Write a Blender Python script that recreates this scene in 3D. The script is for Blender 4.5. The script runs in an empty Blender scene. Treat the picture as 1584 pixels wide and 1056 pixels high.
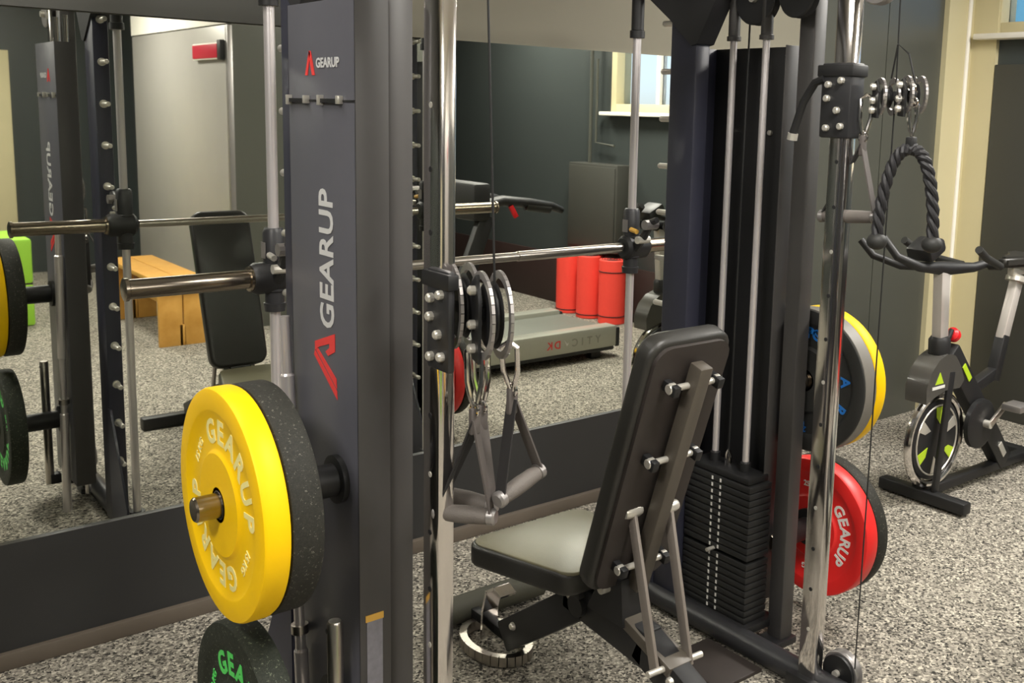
import bpy, bmesh, math, random
from mathutils import Vector, Matrix
random.seed(7)
PI = math.pi
S = bpy.context.scene
COL = S.collection

# ---------------------------------------------------------------- camera, world, lights, exposure
def lin(r, g, b):
    f = lambda c: (c / 255) / 12.92 if c / 255 <= 0.04045 else (((c / 255) + 0.055) / 1.055) ** 2.4
    return (f(r), f(g), f(b), 1.0)

cam_d = bpy.data.cameras.new('camera'); cam = bpy.data.objects.new('camera', cam_d); COL.objects.link(cam)
F, PIT, ROL, YAW = 1583.22, 0.1499, 0.0260, 0.8773
fw = Vector((math.cos(YAW) * math.cos(PIT), math.sin(YAW) * math.cos(PIT), -math.sin(PIT)))
r0 = Vector((math.sin(YAW), -math.cos(YAW), 0)); u0 = r0.cross(fw)
rr = r0 * math.cos(ROL) + u0 * math.sin(ROL); uu = rr.cross(fw)
cam.matrix_world = Matrix(((rr.x, uu.x, -fw.x, 0), (rr.y, uu.y, -fw.y, 0), (rr.z, uu.z, -fw.z, 1.6), (0, 0, 0, 1)))
cam_d.sensor_fit = 'HORIZONTAL'; cam_d.sensor_width = 36; cam_d.lens = F * 36 / 1584
cam_d.shift_x = (792 - 919.59) / 1584; cam_d.shift_y = (411.27 - 528) / 1584
cam_d.clip_start = 0.05; cam_d.clip_end = 100
S.camera = cam

world = bpy.data.worlds.new('world'); S.world = world; world.use_nodes = True
wn = world.node_tree.nodes; wl = world.node_tree.links
bg = wn['Background']; bg.inputs['Strength'].default_value = 7.0
sky = wn.new('ShaderNodeTexSky'); sky.sky_type = 'HOSEK_WILKIE'; sky.turbidity = 5; sky.sun_direction = (-0.3, -0.5, 0.8)
wl.new(sky.outputs['Color'], bg.inputs['Color'])

LAMPS = [(-0.9, 0.6, 74), (1.6, 0.6, 52), (4.2, 1.2, 88), (-0.9, -2.2, 40), (1.6, -2.2, 74), (4.5, -0.6, 55), (3.4, 2.2, 15), (0.3, 2.3, 12)]
CEIL = 2.7
S.view_settings.view_transform = 'Standard'; S.view_settings.look = 'None'
S.view_settings.exposure = 0.0; S.view_settings.gamma = 1.0; S.view_settings.use_curve_mapping = False

# ---------------------------------------------------------------- materials
def mat(name, rgb, rough=0.5, metal=0.0, var=0.06, scale=30.0, bump=0.0, bscale=200.0, spec=0.5, emit=None, estr=0.0, coat=0.0):
    m = bpy.data.materials.new(name); m.use_nodes = True
    nt = m.node_tree; b = nt.nodes['Principled BSDF']
    c = lin(*rgb)
    b.inputs['Roughness'].default_value = rough; b.inputs['Metallic'].default_value = metal
    b.inputs['Specular IOR Level'].default_value = spec; b.inputs['Coat Weight'].default_value = coat
    tc = nt.nodes.new('ShaderNodeTexCoord')
    no = nt.nodes.new('ShaderNodeTexNoise'); no.inputs['Scale'].default_value = scale; no.inputs['Detail'].default_value = 4
    nt.links.new(tc.outputs['Object'], no.inputs['Vector'])
    mx = nt.nodes.new('ShaderNodeMix'); mx.data_type = 'RGBA'
    mx.inputs['A'].default_value = tuple(min(1, k * (1 - var)) for k in c[:3]) + (1,)
    mx.inputs['B'].default_value = tuple(min(1, k * (1 + var)) for k in c[:3]) + (1,)
    nt.links.new(no.outputs['Fac'], mx.inputs['Factor']); nt.links.new(mx.outputs['Result'], b.inputs['Base Color'])
    if bump:
        n2 = nt.nodes.new('ShaderNodeTexNoise'); n2.inputs['Scale'].default_value = bscale
        nt.links.new(tc.outputs['Object'], n2.inputs['Vector'])
        bp = nt.nodes.new('ShaderNodeBump'); bp.inputs['Strength'].default_value = bump; bp.inputs['Distance'].default_value = 0.002
        nt.links.new(n2.outputs['Fac'], bp.inputs['Height']); nt.links.new(bp.outputs['Normal'], b.inputs['Normal'])
    if emit:
        b.inputs['Emission Color'].default_value = lin(*emit); b.inputs['Emission Strength'].default_value = estr
    return m

def speckle(name, stops, scale, rough=0.9, bump=0.3):
    m = bpy.data.materials.new(name); m.use_nodes = True
    nt = m.node_tree; b = nt.nodes['Principled BSDF']; b.inputs['Roughness'].default_value = rough
    b.inputs['Specular IOR Level'].default_value = 0.25
    tc = nt.nodes.new('ShaderNodeTexCoord')
    ns = nt.nodes.new('ShaderNodeTexNoise'); ns.inputs['Scale'].default_value = scale * 0.9; ns.inputs['Detail'].default_value = 2
    nt.links.new(tc.outputs['Object'], ns.inputs['Vector'])
    va = nt.nodes.new('ShaderNodeMix'); va.data_type = 'VECTOR'; va.inputs['Factor'].default_value = 0.012
    nt.links.new(tc.outputs['Object'], va.inputs['A']); nt.links.new(ns.outputs['Color'], va.inputs['B'])
    vo = nt.nodes.new('ShaderNodeTexVoronoi'); vo.inputs['Scale'].default_value = scale
    nt.links.new(va.outputs['Result'], vo.inputs['Vector'])
    sp = nt.nodes.new('ShaderNodeSeparateColor'); nt.links.new(vo.outputs['Color'], sp.inputs['Color'])
    cr = nt.nodes.new('ShaderNodeValToRGB'); cr.color_ramp.interpolation = 'CONSTANT'
    e = cr.color_ramp.elements
    e[0].position = 0; e[0].color = lin(*stops[0][1])
    for i, (p, c) in enumerate(stops[1:]):
        q = e[1] if i == 0 else e.new(p)
        q.position = p; q.color = lin(*c)
    nt.links.new(sp.outputs['Red'], cr.inputs['Fac']); nt.links.new(cr.outputs['Color'], b.inputs['Base Color'])
    bp = nt.nodes.new('ShaderNodeBump'); bp.inputs['Strength'].default_value = bump; bp.inputs['Distance'].default_value = 0.002
    nt.links.new(sp.outputs['Green'], bp.inputs['Height']); nt.links.new(bp.outputs['Normal'], b.inputs['Normal'])
    return m

def wood(name, a, c):
    m = bpy.data.materials.new(name); m.use_nodes = True
    nt = m.node_tree; b = nt.nodes['Principled BSDF']; b.inputs['Roughness'].default_value = 0.45
    tc = nt.nodes.new('ShaderNodeTexCoord'); mp = nt.nodes.new('ShaderNodeMapping'); mp.inputs['Scale'].default_value = (2, 14, 2)
    no = nt.nodes.new('ShaderNodeTexNoise'); no.inputs['Scale'].default_value = 5; no.inputs['Detail'].default_value = 6
    nt.links.new(tc.outputs['Object'], mp.inputs['Vector']); nt.links.new(mp.outputs['Vector'], no.inputs['Vector'])
    cr = nt.nodes.new('ShaderNodeValToRGB'); cr.color_ramp.elements[0].position = 0.3; cr.color_ramp.elements[1].position = 0.7
    cr.color_ramp.elements[0].color = lin(*a); cr.color_ramp.elements[1].color = lin(*c)
    nt.links.new(no.outputs['Fac'], cr.inputs['Fac']); nt.links.new(cr.outputs['Color'], b.inputs['Base Color'])
    return m

M = {}
M['floor'] = speckle('speckled_rubber_floor', [(0, (52, 50, 46)), (0.15, (96, 92, 84)), (0.36, (130, 125, 115)), (0.62, (156, 150, 138)), (0.88, (192, 185, 170))], 150)
M['wall'] = mat('greige_wall_paint', (122, 118, 104), 0.8, bump=0.1, var=0.03, scale=3)
M['wall_dark'] = mat('charcoal_wall_paint', (60, 65, 64), 0.32, var=0.05, scale=2)
M['wall_grey'] = mat('grey_green_wall_board', (78, 79, 72), 0.3, var=0.05, scale=2)
M['wall_board'] = mat('dark_olive_grey_board', (63, 63, 58), 0.5, var=0.04, scale=3)
M['maroon'] = mat('dark_maroon_board', (46, 30, 27), 0.6)
M['cream'] = mat('cream_paint', (200, 190, 152), 0.6, var=0.03, scale=4)
M['white'] = mat('white_paint', (232, 228, 218), 0.6, var=0.02)
M['ceiling'] = mat('white_ceiling_paint', (225, 221, 210), 0.85, var=0.02)
M['plinth'] = mat('black_plinth_board', (44, 44, 44), 0.45, var=0.05, scale=6)
M['skirt'] = mat('brown_grey_skirting', (92, 83, 73), 0.5, var=0.08, scale=14)
M['mirror'] = mat('mirror_silver', (228, 230, 222), 0.015, 1.0, var=0.0)
M['silver_door'] = mat('silver_laminate', (176, 172, 166), 0.35, 0.25, var=0.04, scale=6)
M['black'] = mat('black_powder_coat', (41, 41, 43), 0.42, var=0.06, bump=0.05, bscale=500)
M['cover'] = mat('charcoal_powder_coat', (86, 86, 93), 0.36, var=0.04, bump=0.04, bscale=600)
M['cover2'] = mat('graphite_powder_coat', (66, 64, 63), 0.45, var=0.04, bump=0.04, bscale=600)
M['navy'] = mat('blue_black_powder_coat', (46, 47, 60), 0.4, var=0.05)
M['deep'] = mat('matt_black_steel', (26, 26, 27), 0.5, var=0.08)
M['chrome'] = mat('polished_chrome', (222, 218, 216), 0.12, 1.0, var=0.02)
M['steel'] = mat('brushed_steel', (192, 186, 178), 0.28, 1.0, var=0.05, scale=80)
M['rodchrome'] = mat('satin_chrome_rod', (224, 218, 218), 0.3, 0.65, var=0.02)
M['darkchrome'] = mat('dark_nickel', (150, 140, 126), 0.25, 1.0, var=0.05)
M['bolt'] = mat('zinc_bolt', (214, 210, 200), 0.3, 0.6, var=0.03)
M['alu'] = mat('grey_aluminium', (158, 154, 152), 0.35, 0.7, var=0.04)
M['greybar'] = mat('grey_painted_steel', (80, 74, 66), 0.42, 0.1, var=0.05)
M['vinyl'] = mat('black_vinyl', (43, 42, 39), 0.42, var=0.06, bump=0.15, bscale=350)
M['vinyl_sheen'] = mat('black_vinyl_painted_sheen', (112, 108, 86), 0.34, var=0.06, bump=0.15, bscale=350)  # black vinyl with a glossy reflection painted into the base colour
M['board'] = mat('brown_black_backing_board', (48, 42, 39), 0.55, var=0.08)
M['foam'] = mat('olive_black_foam', (66, 65, 54), 0.65, var=0.06, bump=0.2)
M['rubber'] = mat('black_rubber', (36, 36, 34), 0.6, var=0.08, bump=0.2)
M['rubber_lit'] = mat('lit_rim_grey_rubber', (112, 108, 101), 0.5, var=0.08)  # black rubber lightened to grey as if lit
M['strutmetal'] = mat('pale_grey_steel', (134, 126, 119), 0.4, 0.3, var=0.05)
M['silver_paint'] = mat('silver_tube_paint', (196, 190, 184), 0.3, 0.3, var=0.03)
M['rubber_speck'] = speckle('speckled_black_rubber', [(0, (40, 40, 36)), (0.55, (48, 47, 42)), (0.975, (104, 102, 93))], 420, 0.65, 0.15)
M['rubber_green'] = speckle('speckled_dark_green_rubber', [(0, (36, 40, 33)), (0.55, (46, 49, 41)), (0.972, (104, 110, 92))], 400, 0.65, 0.15)
M['yellow'] = mat('yellow_urethane', (245, 197, 0), 0.5, var=0.03, spec=0.25)
M['red'] = mat('red_urethane', (226, 42, 40), 0.42, var=0.04)
M['t_cream'] = mat('cream_print', (240, 228, 150), 0.5, var=0.02)
M['t_white'] = mat('white_print', (222, 220, 214), 0.5, var=0.02)
M['t_grey'] = mat('pale_grey_print', (196, 196, 196), 0.5, var=0.02)
M['t_red'] = mat('red_print', (226, 52, 50), 0.45, var=0.02)
M['t_blue'] = mat('blue_print', (34, 110, 190), 0.45, var=0.02)
M['t_green'] = mat('green_print', (84, 216, 98), 0.45, var=0.02)
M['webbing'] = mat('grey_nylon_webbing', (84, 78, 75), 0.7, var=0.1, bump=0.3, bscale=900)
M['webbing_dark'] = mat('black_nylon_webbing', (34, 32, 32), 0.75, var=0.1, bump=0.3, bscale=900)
M['grip'] = mat('grey_rubber_grip', (98, 92, 87), 0.65, var=0.12, bump=0.4, bscale=500)
M['rope'] = mat('black_nylon_rope', (30, 29, 32), 0.6, var=0.2, bump=0.2, bscale=700)
M['cable'] = mat('black_coated_cable', (28, 28, 28), 0.5)
M['plate_iron'] = mat('black_cast_iron', (33, 33, 33), 0.5, var=0.08, bump=0.1)
M['wood'] = wood('honey_plywood', (190, 138, 58), (216, 164, 82))
M['mat_red'] = mat('coral_red_foam', (246, 72, 58), 0.7, var=0.04, bump=0.2)
M['strap'] = mat('dark_strap', (46, 26, 26), 0.8)
M['tread_silver'] = mat('silver_grey_paint', (178, 178, 166), 0.35, 0.35, var=0.03)
M['faint'] = mat('faint_grey_print', (148, 148, 136), 0.5)
M['belt'] = mat('grey_tread_belt', (108, 110, 102), 0.6, var=0.06)
M['lime'] = mat('lime_green_foam', (150, 205, 60), 0.6, var=0.04)
M['bike_green'] = mat('bike_green_decal', (176, 205, 40), 0.5)
M['bike_grey'] = mat('bike_smoky_shroud', (74, 72, 68), 0.25, var=0.05, coat=0.4)
M['red_knob'] = mat('red_plastic', (226, 28, 36), 0.4)
M['sign_red'] = mat('red_sign_face', (170, 22, 46), 0.4, emit=(190, 24, 50), estr=0.25)
M['sticker_gold'] = mat('gold_sticker', (206, 160, 70), 0.5)
M['sticker_grey'] = mat('worn_grey_sticker', (120, 118, 124), 0.6, var=0.3, scale=60)
M['lamp'] = mat('lamp_diffuser', (250, 248, 240), 0.5, emit=(255, 246, 228), estr=4.0)
M['pane'] = bpy.data.materials.new('clear_window_glass'); M['pane'].use_nodes = True
_b = M['pane'].node_tree.nodes['Principled BSDF']; _b.inputs['Transmission Weight'].default_value = 1.0
_b.inputs['Roughness'].default_value = 0.0; _b.inputs['IOR'].default_value = 1.02; _b.inputs['Base Color'].default_value = (0.95, 0.97, 1, 1)
M['hedge'] = mat('teal_garden_wall', (120, 176, 190), 0.8, var=0.3, scale=3)

# ---------------------------------------------------------------- mesh helpers (world coordinates)
def V(*a): return Vector(a)
def box(bm, lo, hi, bev=0.0):
    lo, hi = Vector(lo), Vector(hi)
    mtx = Matrix.Translation((lo + hi) / 2) @ Matrix.Diagonal(((hi - lo).x, (hi - lo).y, (hi - lo).z, 1))
    g = bmesh.ops.create_cube(bm, size=1, matrix=mtx)
    if bev:
        es = list({e for v in g['verts'] for e in v.link_edges})
        bmesh.ops.bevel(bm, geom=es, offset=bev, segments=2, affect='EDGES', profile=0.5)
    return bm
def frame(d):
    d = d.normalized(); a = V(0, 0, 1) if abs(d.z) < 0.95 else V(1, 0, 0)
    s = d.cross(a).normalized(); return s, s.cross(d).normalized()
def bar(bm, a, b, w, h, bev=0.0, up=None):
    """rectangular bar from a to b, w across, h along up"""
    a, b = Vector(a), Vector(b); d = (b - a)
    if up is None: s, u = frame(d)
    else:
        s = d.normalized().cross(Vector(up)).normalized(); u = s.cross(d.normalized())
    mtx = Matrix(((s.x * w, u.x * h, d.x, 0), (s.y * w, u.y * h, d.y, 0), (s.z * w, u.z * h, d.z, 0), (0, 0, 0, 1)))
    g = bmesh.ops.create_cube(bm, size=1, matrix=Matrix.Translation((a + b) / 2) @ mtx)
    if bev:
        es = list({e for v in g['verts'] for e in v.link_edges})
        bmesh.ops.bevel(bm, geom=es, offset=bev, segments=2, affect='EDGES', profile=0.5)
    return bm
def tube(bm, pts, r, n=14, caps=True):
    pts = [Vector(p) for p in pts]; rs = r if isinstance(r, (list, tuple)) else [r] * len(pts)
    rings = []; s = None
    for i, p in enumerate(pts):
        d = (pts[min(i + 1, len(pts) - 1)] - pts[max(i - 1, 0)]).normalized()
        if s is None: s, u = frame(d)
        else:
            s = (s - d * s.dot(d)).normalized(); u = s.cross(d).normalized()
        rings.append([bm.verts.new(p + (s * math.cos(2 * PI * k / n) + u * math.sin(2 * PI * k / n)) * rs[i]) for k in range(n)])
    for A, B in zip(rings, rings[1:]):
        for k in range(n): bm.faces.new((A[k], A[(k + 1) % n], B[(k + 1) % n], B[k]))
    if caps: bm.faces.new(rings[0][::-1]); bm.faces.new(rings[-1])
    return bm
def step_tube(bm, a, b, prof, n=20):
    """lathe along a->b; prof = [(t, r)] with t in metres"""
    a, b = Vector(a), Vector(b); d = (b - a).normalized(); s, u = frame(d); rings = []
    for t, r in prof:
        c = a + d * t
        rings.append([bm.verts.new(c + (s * math.cos(2 * PI * k / n) + u * math.sin(2 * PI * k / n)) * max(r, 1e-4)) for k in range(n)])
    for A, B in zip(rings, rings[1:]):
        for k in range(n): bm.faces.new((A[k], A[(k + 1) % n], B[(k + 1) % n], B[k]))
    bm.faces.new(rings[0][::-1]); bm.faces.new(rings[-1]); return bm
def prism(bm, pts, d):
    """closed polygon pts (3d) extruded by vector d"""
    d = Vector(d); A = [bm.verts.new(Vector(p)) for p in pts]; B = [bm.verts.new(Vector(p) + d) for p in pts]
    n = len(pts); bm.faces.new(A[::-1]); bm.faces.new(B)
    for k in range(n): bm.faces.new((A[k], A[(k + 1) % n], B[(k + 1) % n], B[k]))
    bmesh.ops.recalc_face_normals(bm, faces=bm.faces[:]); return bm
def ring(bm, c, axis, R, r, n=28, m=8, a0=0.0, a1=2 * PI):
    c, axis = Vector(c), Vector(axis); s, u = frame(axis)
    full = abs(a1 - a0 - 2 * PI) < 1e-4; k = n if full else n + 1
    pts = [c + (s * math.cos(a0 + (a1 - a0) * i / n) + u * math.sin(a0 + (a1 - a0) * i / n)) * R for i in range(k)]
    if not full: return tube(bm, pts, r, m)
    rings = []
    for p in pts:
        q = (p - c).normalized()
        rings.append([bm.verts.new(p + (q * math.cos(2 * PI * j / m) + axis.normalized() * math.sin(2 * PI * j / m)) * r) for j in range(m)])
    for i in range(n):
        A, B = rings[i], rings[(i + 1) % n]
        for j in range(m): bm.faces.new((A[j], A[(j + 1) % m], B[(j + 1) % m], B[j]))
    return bm
def NB(): return bmesh.new()

WL = {}
def link(name, me, m, parent, loc):
    o = bpy.data.objects.new(name, me); COL.objects.link(o)
    if m is not None and not me.materials: me.materials.append(m)
    WL[o.name] = Vector(loc)
    if parent is not None:
        o.parent = parent; o.location = Vector(loc) - WL[parent.name]
    else: o.location = loc
    return o
def obj(name, bm, m, parent=None, smooth=True, base=False):
    m = M[m] if isinstance(m, str) else m
    bmesh.ops.recalc_face_normals(bm, faces=bm.faces[:])
    xs = [v.co for v in bm.verts]
    lo = Vector([min(v[i] for v in xs) for i in range(3)]); hi = Vector([max(v[i] for v in xs) for i in range(3)])
    c = (lo + hi) / 2
    if base: c.z = lo.z
    bmesh.ops.translate(bm, verts=bm.verts[:], vec=-c)
    if smooth:
        for f in bm.faces: f.smooth = True
        for e in bm.edges:
            if len(e.link_faces) == 2 and e.calc_face_angle(0) > 0.6: e.smooth = False
    me = bpy.data.meshes.new(name); bm.to_mesh(me); bm.free()
    return link(name, me, m, parent, c)
def again(o, loc, parent=None, m=None):
    """another piece sharing o's mesh, centred at world loc"""
    c = o.copy(); COL.objects.link(c); par = parent if parent is not None else o.parent
    c.parent = par; WL[c.name] = Vector(loc)
    c.location = Vector(loc) - (WL[par.name] if par is not None else Vector())
    return c
def thing(name, label, cat, loc, group=None):
    o = bpy.data.objects.new(name, None); COL.objects.link(o); o.location = loc; o.empty_display_size = 0.1
    WL[o.name] = Vector(loc); o['label'] = label; o['category'] = cat
    if group: o['group'] = group
    return o
def tag(o, label, cat, group=None):
    o['label'] = label; o['category'] = cat
    if group: o['group'] = group
    return o
def struct(name, bm, m, label, cat='wall', parent=None):
    o = obj(name, bm, m, parent)
    if parent is None: o['kind'] = 'structure'; o['label'] = label; o['category'] = cat
    return o
def B(lo, hi, bev=0.0): return box(NB(), lo, hi, bev)

def glyph(bm, txt, size, fn, bold=0.02, depth=0.0008, align='CENTER', shear=0.0, space=1.0):
    """text geometry: every vertex (u, v, w) is mapped to the world by fn"""
    cu = bpy.data.curves.new('lettering', 'FONT'); cu.body = txt; cu.size = size; cu.align_x = align
    cu.offset = bold * size; cu.extrude = depth / 2; cu.resolution_u = 3; cu.shear = shear; cu.space_character = space
    to = bpy.data.objects.new('lettering', cu); COL.objects.link(to)
    me = bpy.data.meshes.new_from_object(to.evaluated_get(bpy.context.evaluated_depsgraph_get()))
    vs = [bm.verts.new(fn(v.co.x, v.co.y, v.co.z)) for v in me.vertices]
    for p in me.polygons:
        try: bm.faces.new([vs[i] for i in p.vertices])
        except ValueError: pass
    bpy.data.objects.remove(to); bpy.data.curves.remove(cu); bpy.data.meshes.remove(me)
    return bm

# ---------------------------------------------------------------- the room
YM = 3.122; XR = 5.2; XL = -2.6; YF = -4.2
struct('floor', B((XL - .1, YF - .1, -0.1), (XR + .1, YM + .1, 0)), 'floor', 'grey and black speckled rubber gym floor', 'floor')
struct('ceiling', B((XL - .1, YF - .1, CEIL), (XR + .1, YM + .1, CEIL + .1)), 'ceiling', 'plain white gym ceiling', 'ceiling')
struct('wall_back', B((XL - .1, YM + .012, 0), (XR + .1, YM + .16, CEIL)), 'wall', 'greige wall behind the long mirror')
struct('wall_left', B((XL - .12, YF - .1, 0), (XL, YM + .012, CEIL)), 'wall_dark', 'dark grey wall on the left side of the gym')
struct('wall_front', B((XL, YF - .12, 0), (XR, YF, CEIL)), 'wall_dark', 'dark grey wall across from the mirror')
# side wall with two window openings
bm = NB()
W1 = (2.30, 2.98, 2.06, 2.55); W2 = (0.16, 1.10, 1.60, 2.45)
box(bm, (XR, YF, 0), (XR + .14, YM + .012, 1.60))
box(bm, (XR, YF, 1.60), (XR + .14, W2[0], CEIL)); box(bm, (XR, W2[1], 1.60), (XR + .14, W1[0], CEIL))
box(bm, (XR, W2[0], W2[3]), (XR + .14, W2[1], CEIL)); box(bm, (XR, W1[0], 1.60), (XR + .14, W1[1], W1[2]))
box(bm, (XR, W1[0], W1[3]), (XR + .14, W1[1], CEIL)); box(bm, (XR, W1[1], 1.60), (XR + .14, YM + .012, CEIL))
struct('wall_right', bm, 'wall_dark', 'charcoal side wall with small high windows')

# mirror wall: plinth, skirting, grey board, cream pilaster
MX1 = 3.92
tag(obj('wall_mirror', B((XL, YM, .364), (MX1, YM + .011, 1.832)), 'mirror', smooth=False), 'long frameless mirror along the wall behind the rack', 'mirror')
struct('baseboard_back', B((XL, YM - .012, .05), (MX1, YM + .011, .364)), 'plinth', 'black plinth board under the long mirror', 'baseboard')
struct('trim_1', B((XL, YM - .03, 0), (MX1, YM + .011, .05), .004), 'skirt', 'brown grey skirting strip below the black plinth', 'trim')
gb = struct('wall_panel', B((MX1, YM - .02, 0), (4.44, YM + .012, CEIL - .02)), 'wall_grey', 'grey green wall boards beside the mirror', 'wall')
obj('board', B((4.446, YM - .02, 0), (4.93, YM + .012, CEIL - .02)), 'wall_grey', gb)
cp = struct('trim_2', B((4.93, YM - .05, 0), (XR, YM + .012, CEIL - .02)), 'cream', 'cream corner pilaster between grey board and window wall', 'trim')
obj('side_strip', B((XR - .03, 2.93, 0), (XR, YM - .05, CEIL - .02)), 'cream', cp)
obj('edge_bead', tube(NB(), [(5.12, YM - .055, 0.0), (5.12, YM - .055, CEIL - .03)], .012), 'white', cp)
struct('baseboard_right', B((XR - .02, -3.0, 0), (XR, 1.3, .42), .003), 'maroon', 'low dark maroon board at the foot of the window wall', 'baseboard')
struct('trim_3', B((XR - .035, 1.32, 0), (XR, 2.925, 1.90), .003), 'wall_board', 'tall dark panel below the high corner window', 'trim')
struct('trim_4', B((XL, YM - .002, 1.836), (1.48, YM + .012, CEIL - .01)), 'wall_board', 'dark band above the mirror at the left', 'trim')  # left stretch above the mirror, darker than the wall to its right
def window(name, w, label):
    y0, y1, z0, z1 = w
    bm = NB(); t = .06
    for lo, hi in (((XR - .02, y0, z0), (XR + .13, y0 + t, z1)), ((XR - .02, y1 - t, z0), (XR + .13, y1, z1)), ((XR - .02, y0 + t, z1 - t), (XR + .13, y1 - t, z1)), ((XR - .02, y0 + t, z0), (XR + .13, y1 - t, z0 + t))):
        box(bm, lo, hi, .004)
    f = struct(name, bm, 'cream', label, 'window')
    obj('sill', B((XR - .10, y0 - .05, z0 - .03), (XR + .02, y1 + .05, z0), .006), 'white', f)
    obj('mullion', B((XR + .03, (y0 + y1) / 2 - .02, z0 + t), (XR + .10, (y0 + y1) / 2 + .02, z1 - t), .004), 'white', f)
    for a, b in ((y0 + t, (y0 + y1) / 2 - .02), ((y0 + y1) / 2 + .02, y1 - t)):
        obj('pane', B((XR + .06, a, z0 + t), (XR + .068, b, z1 - t)), 'pane', f, smooth=False)
window('window_1', W1, 'cream framed high window above the dark panel in the corner')
window('window_2', W2, 'cream framed window seen in the mirror beside the right upright')
tag(obj('garden_wall', B((XR + 3.0, -2, 0), (XR + 3.3, 6, 2.6)), 'hedge'), 'teal outdoor wall glimpsed through the high windows', 'outdoor wall')

# front part of the room, seen only in the mirror
blk = struct('wall_partition', B((2.63, -3.1, 0), (4.2, -0.86, 2.13)), 'wall_grey', 'grey partition block seen at the left of the mirror')
obj('soffit', B((2.60, -3.1, 2.13), (4.2, -0.86, CEIL)), 'white', blk)
dr = struct('door_1', B((2.60, -3.08, .01), (2.63, -0.90, 2.12), .004), 'silver_door', 'large silver grey sliding door reflected in the mirror', 'door')
obj('door_edge', B((2.596, -0.90, .01), (2.634, -0.86, 2.12), .003), 'alu', dr)
d2 = struct('door_2', B((0.75, YF, 0), (1.86, YF + .04, 2.0), .004), 'cream', 'cream door reflected at the left edge of the mirror', 'door')
obj('door_frame', B((0.70, YF, 0), (0.75, YF + .06, 2.05), .004), 'white', d2)
es = thing('exit_sign', 'small red lit sign on the silver sliding door', 'sign', (2.575, -1.19, 1.90))
obj('sign_face', B((2.562, -1.47, 1.90), (2.568, -0.98, 1.995), .002), 'sign_red', es)
obj('sign_housing', B((2.568, -1.48, 1.89), (2.596, -0.97, 2.005), .004), 'white', es)
obj('sign_bracket', B((2.56, -0.965, 1.885), (2.596, -0.905, 2.02), .004), 'deep', es)

for i, (x, y, w) in enumerate(LAMPS):
    t = thing('ceiling_light', 'square white ceiling light panel above the gym floor', 'ceiling light', (x, y, CEIL - .03), 'ceiling light panels')
    bm = NB()
    for lo, hi in (((x - .3, y - .3, CEIL - .03), (x + .3, y - .27, CEIL)), ((x - .3, y + .27, CEIL - .03), (x + .3, y + .3, CEIL)), ((x - .3, y - .27, CEIL - .03), (x - .27, y + .27, CEIL)), ((x + .27, y - .27, CEIL - .03), (x + .3, y + .27, CEIL))):
        box(bm, lo, hi)
    obj('light_frame', bm, 'white', t)
    obj('diffuser', B((x - .27, y - .27, CEIL - .02), (x + .27, y + .27, CEIL - .004)), 'lamp', t)
    ld = bpy.data.lights.new('panel_glow', 'AREA'); ld.shape = 'SQUARE'; ld.size = .54; ld.energy = w; ld.color = (1.0, .965, .905)
    lo_ = bpy.data.objects.new('panel_glow', ld); COL.objects.link(lo_); lo_.parent = t; lo_.location = (0, 0, .005)

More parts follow.
